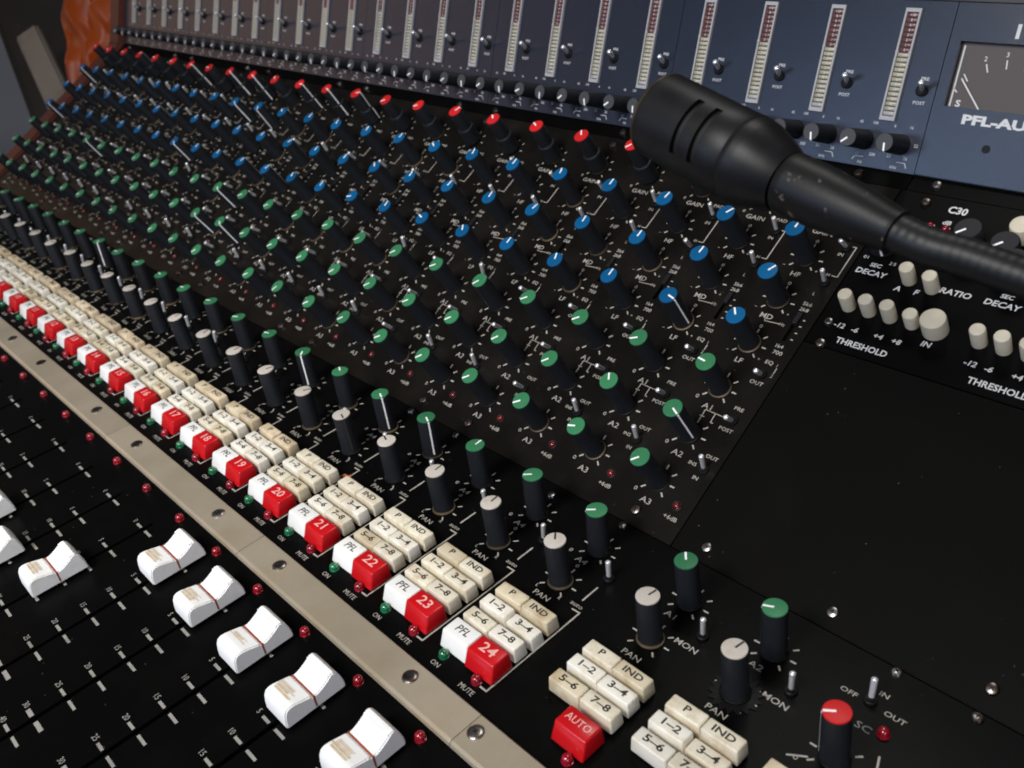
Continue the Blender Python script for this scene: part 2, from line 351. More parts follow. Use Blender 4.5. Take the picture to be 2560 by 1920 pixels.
WSB = MB().lathe([(5.6, 0.05), (5.6, 0.45), (5.3, 0.6), (5.0, 1.3)], 28).mesh('washer', 'stem_black', 35)
WSH = MB().lathe([(5.75, 0.05), (5.75, 0.45), (5.3, 0.6), (5.0, 1.3)], 28).mesh('washer', 'brass', 35)
def knob(M, x, y, kind, ang, tall=False):
    tl = Matrix.Rotation(R(random.gauss(0, 0.9)), 4, 'X') @ Matrix.Rotation(R(random.gauss(0, 0.9)), 4, 'Y')
    o = part('knob', KR if tall else KB, M @ T(x, y, random.uniform(0, 0.5)) @ tl @ Matrix.Rotation(R(ang), 4, 'Z'))
    part('cap', CAPR if tall else CAPS[kind], I4, o)
    part('pointer', PTRR if tall else (PTD if kind == 'white' else PTR), I4, o)
    part('washer', WSH if random.random() < 0.45 else WSB, I4, o)
    return o
rows = [('A3', 11.5, 'green'), ('A2', 39.0, 'green'), ('A1', 66.5, 'green'), ('LF', 94.0, 'blue'), ('MD', 121.5, 'blue'), ('HF', 149.0, 'blue'), ('GAIN', 176.5, 'red')]
FIX = {('LF', 23): -15, ('HF', 23): 52, ('A2', 24): -27, ('A1', 23): 208, ('A1', 24): 172, ('A2', 23): 122, ('A3', 23): 198, ('A1', 22): 222, ('MD', 20): 70,
       ('LF', 18): 160, ('LF', 19): 122, ('LF', 16): 205, ('HF', 17): 150, ('LF', 9): -40, ('HF', 10): -35, ('HF', 11): -60, ('A1', 12): -35, ('A2', 13): -35, ('A2', 12): -38, ('A1', 5): -35, ('HF', 1): -30, ('LF', 1): -30,
       ('GAIN', 21): 225, ('GAIN', 20): 125, ('GAIN', 19): 150, ('GAIN', 18): 138, ('GAIN', 17): 60, ('GAIN', 16): 205, ('GAIN', 15): 215, ('GAIN', 14): 20, ('GAIN', 13): -15, ('GAIN', 12): 0, ('GAIN', 10): -20, ('GAIN', 9): -20, ('GAIN', 7): 0}
for c in CH:
    for nm, y, col in rows:
        if (nm, c) in FIX: a = FIX[(nm, c)]
        elif col == 'blue': a = 90+random.choice((random.gauss(0, 5), random.gauss(0, 26)))
        elif col == 'green': a = 225+random.choice((random.gauss(0, 5), random.gauss(0, 5), random.gauss(-12, 22)))
        else: a = random.uniform(60, 230)
        knob(M_EQ, cx(c), y, col, a, nm == 'GAIN')
A4FIX = {24: 222, 23: 222, 22: 95, 21: -25, 20: -25, 19: 150, 18: -48, 10: -40}
PANFIX = {24: 132, 23: 98, 22: 95, 21: 160, 20: -20, 19: 60, 18: 70, 17: 95}
for c in CH:
    knob(M_B, cx(c)+2.0, -21.2, 'green', A4FIX.get(c, 200+random.gauss(0, 25)))
    knob(M_B, cx(c)+2.1, -46.7, 'white', PANFIX.get(c, 90+random.gauss(0, 25)))
COL = {25: 50.5, 26: 91.0, 27: 131.6}
knob(M_B, 52.4, -21.6, 'green', 130); knob(M_B, 52.7, -47.2, 'white', 80)
knob(M_B, 92.9, -21.9, 'green', 205); knob(M_B, 93.1, -47.3, 'white', 80)
knob(M_B, 133.9, -48.2, 'red', 215)
b = MB(); n = 18; vs = []
for k in range(2*n):
    a = math.pi*k/n; r = 10.4 if k % 2 else 8.2; vs += [(r*math.cos(a), r*math.sin(a), 0.5)]
vs += [(6.0*math.cos(math.pi*k/n), 6.0*math.sin(math.pi*k/n), 0.6) for k in range(2*n)]
fs = [(k, (k+1) % (2*n), 2*n+(k+1) % (2*n), 2*n+k) for k in range(2*n)]
b.add(vs, fs); part('serrated_washer', b.mesh('serrated_washer', 'stem_black'), M_B @ T(93.1, -47.3))
# bridge knobs
bb = MB().lathe([(5.1, 0.8), (5.0, 1.6), (4.55, 17.2), (4.35, 17.8)], 36); KM = bb.mesh('filter_knob', 'knob_black', 35)
KF = MB().lathe([(4.3, 17.6), (4.2, 18.0)], 36).mesh('face', 'knob_face', 35)
p = MB(); p.box(0.2, 4.1, -0.45, 0.45, 17.7, 18.08); p.add([(5.12, -0.45, 1.4), (5.12, 0.45, 1.4), (4.66, 0.45, 17.2), (4.66, -0.45, 17.2), (4.1, -0.45, 18.08), (4.1, 0.45, 18.08)], [(0, 1, 2, 3), (3, 2, 5, 4)])
PM = p.mesh('pointer', 'pointer_white')
for c in CH:
    for dx, a in ((-4.4, -145), (15.0, -78)):
        o = part('filter_knob', KM, M_BR @ T(cx(c)+dx, -10.5, 0, R(a+random.gauss(0, 5))))
        part('face', KF, I4, o); part('pointer', PM, I4, o)

# ---------------- toggle switches
def toggle_meshes(r, h, nut):
    lever = MB().lathe([(r*0.85, 0.5), (r*0.92, h*0.5), (r, h-r*1.0), (r*1.0, h-r*0.5), (r*0.8, h-r*0.15), (r*0.4, h)], 18).mesh('lever', 'chrome', 40)
    base = MB().lathe([(nut, 0.0), (nut, 1.2), (nut*0.85, 1.5), (nut*0.72, 1.5), (nut*0.7, 2.2), (r*0.9, 2.25)], 24).mesh('toggle_switch', 'stem_black', 35)
    return lever, base
LV, TB = toggle_meshes(1.25, 10.2, 2.5); LVB, TBB = toggle_meshes(1.35, 10.5, 2.9)
def toggle(M, x, y, tiltx, tilty, lv=LV, tb=TB):    # tilt in degrees towards +y / +x
    o = part('toggle_switch', tb, M @ T(x, y))
    part('lever', lv, Matrix.Rotation(R(-tilty), 4, 'X') @ Matrix.Rotation(R(tiltx), 4, 'Y'), o)
for c in CH:
    x = cx(c); g = random.gauss
    toggle(M_EQ, x+16.9, 25.4, 2, 16 if random.random() < 0.8 else -14); toggle(M_EQ, x+15.7, 53.0, 6, -18)
    toggle(M_EQ, x+15.0, 80.5, 8, -20 if random.random() < .85 else 18); toggle(M_EQ, x+16.4, 137.7, 3, 5 if c > 22 or random.random() < .5 else -12)
    toggle(M_EQ, x+16.2, 160.2, 1, -17 if c == 24 else (8 if c > 20 else g(4, 8)))
    toggle(M_B, x+17.7, -32.6, g(1, 2), g(3, 4))
    toggle(M_BR, x+19.0, 15.9, 14, 20, LVB, TBB)
toggle(M_B, 66.3+1.4, -33.2, 1, 3); toggle(M_B, 107.8, -33.9, 1, 3); toggle(M_B, 131.0, -19.5, -2, 14)
# sliding frequency switches in their slots
sl = MB()
for k in range(5): sl.box(-1.2, 1.2, -3.3+k*1.35, -3.3+k*1.35+0.95, 0.2, 1.5)
sl.box(-1.15, 1.15, -3.4, 3.4, -2.3, 0.9)
SLD = sl.mesh('slide_switch', 'knob_black')
for c in CH: part('slide_switch', SLD, M_EQ @ T(cx(c)+SLX, 114.4 if c % 5 else 105.5, 0))

# ---------------- lamps (unlit indicator LEDs)
def led_mesh(r, h, m): return MB().lathe([(r*1.12, 0), (r*1.12, 0.5), (r, 0.55), (r, h-r*0.9), (r*0.92, h-r*0.5), (r*0.72, h-r*0.22), (r*0.4, h-r*0.05), (r*0.12, h)], 24).mesh('led', m, 60)
LR, LG, LD = led_mesh(2.1, 3.4, 'led_red'), led_mesh(2.15, 3.3, 'led_green'), led_mesh(1.6, 1.6, 'led_dim_red')
BEZ = MB().lathe([(2.7, 0), (2.7, 0.35), (2.3, 0.5), (1.9, 0.35), (1.9, 0.05)], 24, cap1=False).mesh('bezel', 'stem_black', 35)
for c in CH:
    x = cx(c)
    part('mute_led', LR, M_B @ T(x+14.9, -107.0, 0, random.uniform(0, 6))); part('on_led', LG, M_B @ T(x-5.2, -107.0, 0, random.uniform(0, 6)))
    part('fader_led', LR, M_B @ T(x+18.6, -138.3, 0, random.uniform(0, 6)))
    o = part('peak_led', LD, M_EQ @ T(x+15.4, 4.3, 0)); part('bezel', BEZ, I4, o)
part('auto_led', LR, M_B @ T(66.3, -109.2)); part('solo_led', LR, M_B @ T(141.2, -29.4))
for x in (47.5, 54.9, 70.9): part('gain_led', led_mesh(1.7, 2.6, 'led_red'), M_EQ @ T(x, 182.0))

# ---------------- push buttons
BW, BH = 7.6, 8.4
def btn(m, y0, y1, front=0.0, h=BH):
    def sh(p):
        x, y, z = p; t = 1-(z-2.2)/(h-2.2)
        return (x*(1+0.05*t), (y0-(front*t) if y < (y0+y1)/2 else y1+0.2*t), z)
    return rbox('push_button', m, -BW, BW, y0, y1, 1.2 if front < 1 else 0.5, h, 0.75, 3, sh)
def stemmed(): return MB().box(-5, 5, -3, 3, -0.01, 2.4).mesh('stem', 'stem_black')
BT = {k: btn('button_'+k, -3.2, 3.25, 0.45) for k in ('cream', 'tan', 'white', 'ivory', 'yellowed')}
BFW = btn('button_white', -4.3, 4.3, 2.3); BFR = btn('button_red', -4.4, 4.4, 2.5, 8.8)
STEM = stemmed()
LEG = {}
def legend(t, size, m, z, **kw):
    k = (t, m)
    if k not in LEG:
        b = MB(); b.add(*tx(t, 0, 0.1, size, z=z, **kw)); LEG[k] = b.mesh('legend', m)
    return LEG[k]
rowy = {'P': 69.7, 'IND': 69.7, '1–2': 78.7, '3–4': 78.7, '5–6': 88.0, '7–8': 88.0}
def push(x, s, me, txt, size, lm, z, press=0.0, **kw):
    o = part('push_button', me, M_B @ T(x+random.gauss(0, 0.1), -s+random.gauss(0, 0.1), -press, R(random.gauss(0, 0.7))))
    part('legend', legend(txt, size, lm, z, **kw), I4, o); part('stem', STEM, Matrix.Translation((0, 0, press*mm)), o)
    return o
DOWN = {(24, '3–4'): 2.2, (25, '7–8'): 0.3, (26, '3–4'): 2.2, (19, 'IND'): 1.0, (26, 'IND'): 0.0}
for c in list(CH)+[25, 26, 27]:
    x = cx(c) if c < 25 else COL[c]
    for t in rowy:
        xx = x+(-2.7 if t in ('P', '1–2', '5–6') else 13.1)
        if t in ('P', 'IND'): k = random.choice(('tan', 'tan', 'yellowed')) if c < 20 else random.choice(('yellowed', 'cream', 'cream'))
        elif t in ('1–2', '3–4'): k = random.choice(('ivory', 'ivory', 'cream'))
        else: k = random.choice(('cream', 'cream', 'ivory', 'yellowed'))
        pr = DOWN.get((c, t), 1.4 if random.random() < 0.06 and c < 22 else random.uniform(0, 0.5))
        kw = dict(sx=1.0)
        push(xx, rowy[t], BT[k], t, 4.3 if t not in ('P', 'IND') else 4.0, 'legend_dark', BH+0.03, pr, bold=0.024, sx=1.35)
    if c < 25:
        push(x-2.7, 97.6, BFW, 'PFL', 5.0, 'legend_dark', BH+0.03, random.uniform(0, .2), bold=0.012, shear=0.15)
        push(x+13.1, 97.8, BFR, str(c), 6.4, 'legend_pale', 8.83, random.uniform(0, .2), bold=0.012, sx=1.3)
    elif c == 25: push(x+12.8, 99.3, BFR, 'AUTO', 4.4, 'legend_pale', 8.83, 0, bold=0.004, sx=0.95)

# ---------------- faders
NP = 26
def fader_profile():
    pts = []
    L = 13.4
    # (along, height): front (operator side) is negative
    pts = [(-13.6, 2.2), (-13.4, 5.5), (-12.8, 8.6), (-11.8, 10.3), (-10.2, 11.0), (-8.2, 10.9)]
    for i in range(6): pts.append((-7.0+i*1.15, 10.6-0.32*i))
    pts += [(-0.45, 8.15), (0.45, 8.15)]
    k = 9
    for i in range(k):
        t = (i+1)/k; y = 0.8+t*8.2; z = 8.2+4.0*t**1.45
        pts.append((y-0.2, z-0.03)); pts.append((y, z-0.12 if i < k-1 else z))
    pts += [(10.4, 12.15), (11.6, 11.0), (12.6, 8.6), (13.4, 5.4), (13.6, 2.2)]
    return pts
fp = fader_profile(); n = len(fp); fb = MB()
hw = 8.0
fb.add([(-hw, y, z) for y, z in fp]+[(hw, y, z) for y, z in fp], [tuple(reversed(range(n))), tuple(range(n, 2*n))]+[(i+1, i, i+n, i+1+n) for i in range(n-1)])
FCAP = fb.mesh('fader', 'fader_white')
bm = bmesh.new(); bm.from_mesh(FCAP); bmesh.ops.recalc_face_normals(bm, faces=bm.faces)
bmesh.ops.bevel(bm, geom=[e for e in bm.edges if len(e.link_faces) == 2 and e.calc_face_angle(0) > 1.2], offset=0.0005, segments=2, affect='EDGES'); bm.to_mesh(FCAP); bm.free()
FCAP.shade_smooth(); FCAP.set_sharp_from_angle(angle=R(28))
fl = MB(); fl.box(-hw-0.03, hw+0.03, -0.42, 0.42, 2.6, 8.24); FLN = fl.mesh('centre_line', 'fader_line')
FTPS = []
for q in range(5):
    ftp = MB(); rq = random.Random(20+q)
    for y0, y1, z0, z1, xr in ((-8.6, -7.5, 10.98, 10.80, 4.2), (-7.2, -6.2, 10.70, 10.42, 3.4), (-6.0, -5.5, 10.36, 10.24, 4.9), (-5.2, -4.4, 10.14, 9.92, 3.0), (-4.2, -3.9, 9.86, 9.78, 4.4)):
        xr += rq.uniform(-2.2, 0.8); xl = -hw+0.4+rq.uniform(0, 1.6)
        if rq.random() < 0.15: continue
        ftp.add([(xl, y0, z0+.03), (xr-0.6, y0, z0+.03), (xr, (y0+y1)/2, (z0+z1)/2+.03), (xr-0.4, y1, z1+.03), (xl, y1, z1+.03)], [(0, 1, 2, 3, 4)])
    FTPS.append(ftp.mesh('wear_mark', 'fader_tape'))
FST = MB().box(-0.7, 0.7, -4, 4, -2, 2.4).mesh('stem', 'dark_metal')
FS = {24: 157.4, 23: 156.9, 22: 156.5, 21: 157.2, 20: 156.4, 19: 199.4, 18: 216.6, 17: 208.0}
for c in CH:
    s = FS.get(c, random.uniform(222, 250))
    o = part('fader', FCAP, M_B @ T(cx(c)+FX, -s))
    part('centre_line', FLN, I4, o); part('stem', FST, I4, o)
    if c != 17: part('wear_mark', FTPS[c % 5], I4, o)

# ---------------- printed lettering and scales
ang = lambda x, y, r0, r1, a: (x+r0*math.cos(R(a)), y+r0*math.sin(R(a)), x+r1*math.cos(R(a)), y+r1*math.sin(R(a)))
items = []; lines = []
IT = dict(bold=0.006, sx=1.18)
for nm, y, col in rows:
    if col == 'green':
        for a in (225, 180, 135, 90, 45, 0, -45): lines.append((*ang(0, y, 6.6, 9.1, a), 0.75))
        items.append(('0', -8.4, y-8.1, 2.9, dict(sx=1.3)))
        items.append((nm, 0.1, y-11.4, 4.2, dict(bold=0.0, sx=1.3)))
    elif col == 'blue':
        for a in (225, 180, 135, 90, 45, 0, -45): lines.append((*ang(0, y, 6.8, 9.0, a), 0.7))
        items += [('0', 0, y+10.8, 2.8, dict(sx=1.3)), ('+', 8.9, y-6.4, 2.6), ('–', -9.0, y-6.6, 2.6)]
    else:
        for a in (225, 180, 135, 90, 45, 0, -45): lines.append((*ang(0, y, 7.4, 9.2, a), 0.65))
        items.append(('0', -9.0, y-8.1, 2.6, dict(sx=1.3)))
items += [('LF', -0.1, 83.6, 3.9, IT), ('MD', -0.8, 111.0, 4.1, IT), ('HF', -0.3, 138.2, 3.9, IT), ('GAIN', -0.2, 165.6, 3.9, dict(bold=0.01, sx=1.25)),
          ('+6dB', 15.8, -2.1, 3.0, IT), ('OUT', 17.0, 32.2, 2.7, IT), ('INS', 10.0, 26.0, 2.6, IT), ('IN', 15.4, 20.1, 2.7, IT),
          ('PRE', 15.0, 59.6, 2.7, IT), ('POST', 14.9, 47.6, 2.7, IT), ('EQ', 14.8, 87.6, 2.9, IT), ('1', 19.4, 87.2, 2.4), ('2', 19.8, 81.2, 2.6), ('OUT', 14.9, 75.4, 2.9, IT),
          ('700', 15.6, 93.8, 3.0, IT), ('1k4', 14.4, 97.4, 2.7, IT), ('5k6', 15.0, 123.6, 2.9, IT), ('2k8', 15.0, 120.2, 2.9, IT), ('Hz', 9.2, 109.0, 2.6), ('L', 14.6, 130.2, 2.6),
          ('PAD', 15.0, 167.4, 2.9, IT), ('IN', 15.2, 155.5, 2.7, IT), ('H', 15.4, 142.6, 2.4, IT)]
lines += [(19.9, 86.0, 19.9, 82.7, .5), (-0.2, 53.4, 10.4, 53.2, .35), (-0.2, 53.4, 0, 46.0, .5), (5.7, 53.2, 5.9, 48.2, .45), (5.9, 48.2, 7.3, 48.2, .45), (-1.3, 49.7, 1.4, 49.7, .4),
          (20.5, 161.4, 20.4, 142.6, .6), (17.8, 161.5, 20.8, 161.4, .45), (17.2, 142.6, 20.6, 142.6, .45), (-0.4, 108.4, 8.0, 109.0, .4), (-0.4, 110, -0.4, 108.4, .4)]
for y in (114.5, 110.8, 106.7, 102.7): lines.append((17.6, y, 18.9, y, .55))
EQL = letters(items, lines).mesh('lettering', 'print_white')
for c in CH: part('lettering', EQL, M_EQ @ T(cx(c), 0))
# button panel: scales, MUTE / ON, bracket
def bl(chan, nm='A4'):
    it = []; ln = []
    for a in (225, 180, 135, 90, 45, 0, -45): ln.append((*ang(2, -21.2, 6.8, 9.2, a), 0.75)); ln.append((*ang(2.1, -46.7, 6.8, 9.2, a), 0.7))
    it += [('0', -8.2, -29.3, 2.9, dict(sx=1.3)), (nm, 0.4, -31.6, 4.2, dict(sx=1.3)), ('PAN', 1.6, -58.0, 4.0, dict(sx=1.2))]
    if chan:
        it += [('0', 1.3, -35.2, 2.8, dict(sx=1.3)), ('L', -4.4, -54.6, 2.6), ('R', 8.6, -54.2, 2.6), ('auto', 17.2, -52.4, 3.2, dict(sx=1.15)), ('MUTE', 14.4, -112.2, 3.4, dict(sx=0.95)), ('ON', -5.0, -112.0, 3.2, dict(sx=1.0))]
        ln += [(17.2, -39.2, 17.3, -49.0, .8), (17.0, -55.2, 21.6, -55.0, .7), (21.3, -55.0, 21.3, -108.0, .75), (17.6, -107.7, 21.6, -107.7, .75)]
    else: it += [('MON', 14.9, -40.6, 4.0, dict(sx=1.15, bold=0.006))]
    return letters(it, ln).mesh('lettering', 'print_white')
BL = bl(True)
for c in CH: part('lettering', BL, M_B @ T(cx(c), 0))
part('lettering', bl(False, 'A1'), M_B @ T(50.6, -0.5)); part('lettering', bl(False, 'A2'), M_B @ T(91.0, -0.6))
ln = [(*ang(133.9, -48.2, 6.8, 9.4, a), 0.75) for a in (225, 180, 135, 90, 45, 0, -45)]
part('printed_line', letters([], [(121, -57.5, 127, -53.5, .7)]).mesh('printed_line', 'print_white'), M_B); part('printed_line', letters([], [(144.5, -38.0, 150, -53, .7)]).mesh('printed_line', 'print_white'), M_B)
part('lettering', letters([('0', 124.0, -56.5, 2.9, dict(sx=1.3))], ln).mesh('lettering', 'print_white'), M_B)
for t_ in (('OFF', 123.2, -20.7, 3.2, IT), ('IN', 133.4, -14.2, 3.2, IT), ('OUT', 140.9, -20.9, 3.2, IT), ('SC', 134.7, -31.2, 4.2, dict(sx=1.25))): part('lettering', letters([t_]).mesh('lettering', 'print_white'), M_B)
# fader scale
it = []; ln = []
for s, t in ((154.8, '0'), (173.4, '5'), (185.8, '10'), (198.5, '15'), (211.8, '20'), (224.6, '25'), (238.3, '30'), (247.8, '40'), (256, '50')):
    wd = 1.3 if t != '30' else 1.9
    ln += [(FX-7.0, -s, FX-2.0, -s, wd), (FX+2.2, -s, FX+9.0, -s, wd)]; it.append((t, FX-10.3, -s+0.4, 3.6, dict(sx=0.95)))
FLT = letters(it, ln).mesh('fader_scale', 'print_grey')
for c in CH: part('fader_scale', FLT, M_B @ T(cx(c), 0))
# bridge lettering
it = [('PRE', 19.0, 21.4, 2.2, IT), ('POST', 18.8, 10.0, 2.2, IT), ('45', -8.0, -1.9, 2.0), ('100', -0.4, -1.7, 2.0), ('6', 10.2, -2.0, 2.0), ('16', 18.6, -1.9, 2.0), ('22', 23.0, -10.2, 2.2),
      ('11', -6.6, -17.6, 2.2), ('200', 1.6, -17.2, 2.2), ('23', 10.6, -16.7, 2.3), ('26', 19.2, -16.9, 2.3), ('Hz', -4.0, -21.6, 2.2), ('kHz', 14.2, -21.8, 2.2)]
ln = [(-8.6, -20.9, -7.2, -18.9, .35), (-7.2, -18.9, -2.6, -18.9, .35), (15.2, -19.1, 19.6, -19.1, .35), (19.6, -19.1, 20.8, -21.4, .35)]
ML = letters(it, ln).mesh('lettering', 'print_bright')
for c in CH: part('lettering', ML, M_BR @ T(cx(c), 0))
part('lettering', letters([('PFL-AU', 41.3, 4.9, 5.8, dict(bold=0.045, sx=1.62, align='LEFT'))]).mesh('lettering', 'print_bright'), M_BR)
part('lettering', letters([('1', 55.9, 45.0, 8.4, dict(bold=0.035, sx=1.2))]).mesh('lettering', 'print_bright'), M_BR)

# ---------------- bar-graph meters
fr = MB().plate(-4, 4, 0, 53, 0, 1.6, [(-3.0, 3.0, 2.0, 51.2)]); MF = fr.mesh('level_meter', 'meter_frame')
segs = []
y = 2.2; pitch = 48.8/21.0
for k in range(21): segs.append((y+0.2, y+pitch-0.2)); y += pitch
SEGB = rbox('segment', 'segment_cream', -2.9, 2.9, 0, pitch-0.42, -0.4, 1.15, 0.3, 1)
SEGR = rbox('segment', 'segment_red', -2.9, 2.9, 0, pitch-0.42, -0.4, 1.1, 0.25, 1)
SEGW = rbox('segment', 'meter_frame', -2.9, 2.9, 0, pitch-0.42, -0.4, 1.3, 0.2, 1)
marks = ['+10', '8', '6', '4', '3', '2', '1', '0', '1', '2', '3', '4', '5', '6', '8', '10', '12', '15', '20', '30']
mk = letters([(t, 0, segs[20-i][0]+pitch/2-0.2, 1.75, dict(bold=0.01)) for i, t in enumerate(marks)], z=1.2).mesh('scale_marks', 'print_bright')
def strip(idx, m):
    b = MB()
    for k in idx: b.box(-2.9, 2.9, segs[k][0], segs[k][0]+pitch-0.42, -0.4, 1.15)
    return b.mesh('segment', m)
FARC, FARR = strip(range(13), 'segment_cream'), strip(range(13, 21), 'segment_red')
WELL = MB().box(-3.0, 3.0, 2.0, 51.2, 0.02, 0.3).mesh('well', 'meter_well')
for c in CH:
    o = part('level_meter', MF, M_BR @ T(cx(c)+5.4, 0.2, 0))
    part('well', WELL, I4, o)
    if c > 12:
        for k, (a, b_) in enumerate(segs): part('segment', SEGW if k == 0 else (SEGB if k < 13 else SEGR), T(0, a, 0), o)
        part('scale_marks', mk, I4, o)
        tk = MB().box(-4.1, -2.6, segs[13][0]-0.5, segs[13][0]+0.5, 0, 1.75); tk.box(2.6, 4.1, segs[13][0]-0.5, segs[13][0]+0.5, 0, 1.75)
        part('zero_mark', tk.mesh('zero_mark', 'meter_frame'), I4, o)
    else:
        part('segment', FARC, I4, o, kind='stuff'); part('segment', FARR, I4, o, kind='stuff')
# needle meter behind its window
x0, x1, y0, y1 = VUW
vu = part('needle_meter', MB().box(x0+0.1, x1-0.1, y0+0.1, y1-0.1, -4.4, -3.4).mesh('needle_meter', 'vu_face'), M_BR)
vm = MB(); ccx, ccy = 58.5, -4.0
vm.line(x0+1.3, y0+0.3, x0+1.3, y1-1.6, 0.75, 0)
it = []
for a, t in ((139, ''), (128, '1'), (112, '2'), (98, '3'), (84, '4'), (70, '5'), (56, '6')):
    vm.line(*ang(ccx, ccy, 33.5 if t else 32, 37.5 if t else 35, a), 0.6, 0)
    if t not in ('', '1'): it.append((t, ccx+39.8*math.cos(R(a)), ccy+39.8*math.sin(R(a)), 3.0, dict(bold=0.01)))
it.append(('S', 36.2, 11.9, 4.2, dict(bold=0.03, sx=1.3)))
for i in it: vm.add(*tx(*i[:4], z=0, **i[4]))
part('scale_marks', vm.mesh('scale_marks', 'print_bright'), T(0, 0, -3.3), vu)
part('needle', MB().box(-0.35, 0.35, 0, 20.5, 0, 0.3).mesh('needle', 'print_bright'), T(48.9, 8.0, -2.4, R(41.5)), vu)
part('trim_hole', MB().lathe([(1.9, 0.02), (1.9, 0.25), (1.5, 0.3), (1.5, 0.1)], 24, cap1=True).mesh('trim_hole', 'slot_black', 35), M_BR @ T(56.2, -7.0))

# ---------------- compressor strip controls
def cyl(r, h, m, name='round_button'): return MB().lathe([(r, 0), (r, h-0.9), (r-0.25, h-0.3), (r-0.9, h)], 32).mesh(name, m, 35)
RB, RBIG = cyl(3.35, 10.5, 'c30_cream'), cyl(5.6, 9.5, 'c30_cream')
for u in (0, 61.0):
    for k, x in enumerate((34.2, 44.4, 54.7, 65.3)): part('round_button', RB, M_EQ @ T(x+u, 128.6, -1.8 if k == 3 else 0.1))
    part('round_button', RBIG, M_EQ @ T(75.9+u, 128.6, 0.1))
    part('round_button', RB, M_EQ @ T(53.0+u, 150.5, 0.1)); part('round_button', RB, M_EQ @ T(64.6+u, 149.0, 0.1))
    for x, y, a in ((33.2, 165.0, -70), (69.5, 176.0, 225), (87.0, 173.0, 225)):
        o = part('rotary_knob', MB().lathe([(6.6, 1), (6.4, 3), (6.0, 12.4), (5.6, 13)], 40).mesh('rotary_knob', 'knob_black', 35), M_EQ @ T(x+u, y, 0.1, R(a)))
        part('pointer', MB().box(0.8, 5.4, -.5, .5, 12.8, 13.1).mesh('pointer', 'pointer_white'), I4, o)
        pp = MB().box(6.2, 6.75, -.5, .5, 2.0, 12.0); part('pointer', pp.mesh('pointer', 'pointer_white'), I4, o)
    part('round_button', cyl(4.9, 9.5, 'c30_cream'), M_EQ @ T(87.8+u, 186.4, 0.1))
    BO = dict(bold=0.022, sx=1.12, shear=0.12)
    it = [('DECAY', 34+u, 149.4, 4.2, BO), ('SEC', 34.4+u, 154.0, 3.0, BO), ('01', 27.9+u, 157.6, 2.6, dict(sx=1.2)), ('2·5', 41.5+u, 157.0, 2.6), ('A', 50.0+u, 144.6, 4.0, BO), ('F', 58.7+u, 144.9, 4.0, BO), ('RATIO', 74.7+u, 149.5, 4.3, BO),
          ('-12', 35.2+u, 117.5, 3.7, BO), ('-6', 43.0+u, 117.3, 3.7, BO), ('+4', 54.4+u, 117.5, 3.7, BO), ('+8', 63.0+u, 117.5, 3.7, BO), ('IN', 75.4+u, 120.4, 3.9, BO), ('THRESHOLD', 50.2+u, 109.8, 4.4, dict(bold=0.022, sx=1.0))]
    if u == 0: it += [('C30', 55.1, 193.8, 5.6, dict(bold=0.03, sx=0.95)), ('dB', 53.5, 186.0, 3.4, BO)]
    for t_ in it: part('lettering', letters([t_], z=0.2).mesh('lettering', 'print_bright'), M_EQ)

# ---------------- dust and chips on the blank panel and fader panel
dst = MB()
for _ in range(34):
    x, y = random.uniform(26, 180), random.uniform(-12, 103); r = random.uniform(0.08, 0.28); a = random.uniform(0, 3)
    dst.line(x, y, x+2.5*r*math.cos(a), y+2.5*r*math.sin(a), r, -0.03)
for _ in range(190):
    x, y = random.uniform(-300, 22), random.uniform(-12, 190); r = random.uniform(0.06, 0.2); a = random.uniform(0, 3)
    dst.line(x, y, x+3*r*math.cos(a), y+3*r*math.sin(a), r, 0.04)
part('dust_specks', dst.mesh('dust_specks', 'dust'), M_EQ, kind='stuff')
dst = MB()
for _ in range(190):
    x, y = random.uniform(-330, 170), random.uniform(-250, -1); r = random.uniform(0.06, 0.22); a = random.uniform(-0.6, 0.6)
    dst.line(x, y, x+5*r*math.cos(a), y+5*r*math.sin(a), r, 0.04)
part('dust_specks', dst.mesh('dust_specks', 'dust'), M_B, kind='stuff')

# ------------------------------------------------------------------ talkback microphone on its gooseneck
MIC = bpy.data.objects.new('gooseneck_microphone', None); C.objects.link(MIC)
MIC['label'] = 'black gooseneck talkback microphone reaching over the console in front of the meters'; MIC['category'] = 'microphone'
base = eqw(262, 84, 0); MIC.location = base; MINV = Matrix.Translation(-base)
def mpart(name, me, M=I4, parent=None):
    o = bpy.data.objects.new(name, me); C.objects.link(o)
    if parent is None: o.parent = MIC; o.matrix_local = MINV @ M
    else: o.parent = parent; o.matrix_local = M
    return o
a0, a1 = px(1653, 288, 0.318), px(2240, 580, 0.262)
ax = (a1-a0).normalized(); LT = (a1-a0).length/mm
mid = a0+ax*(0.588*LT*mm)+CY*(10/FPX*0.285)              # the head hangs at a slight angle to its tail
MH = Matrix.Translation(a0) @ (mid-a0).to_track_quat('Z', 'Y').to_matrix().to_4x4()
ax = (a1-mid).normalized(); MT = Matrix.Translation(mid) @ ax.to_track_quat('Z', 'Y').to_matrix().to_4x4() @ Matrix.Translation((0, 0, -0.588*LT*mm))
MHI = MH.inverted()
toc = (MHI.to_3x3() @ (CAMP-a0)).normalized(); ca = math.atan2(toc.y, toc.x)      # slots face roughly up towards the camera
h1 = 0.45*LT; h2 = 0.588*LT
def ringlathe(prof, seg=64, cut=None): return MB().lathe(prof, seg, cap1=False)
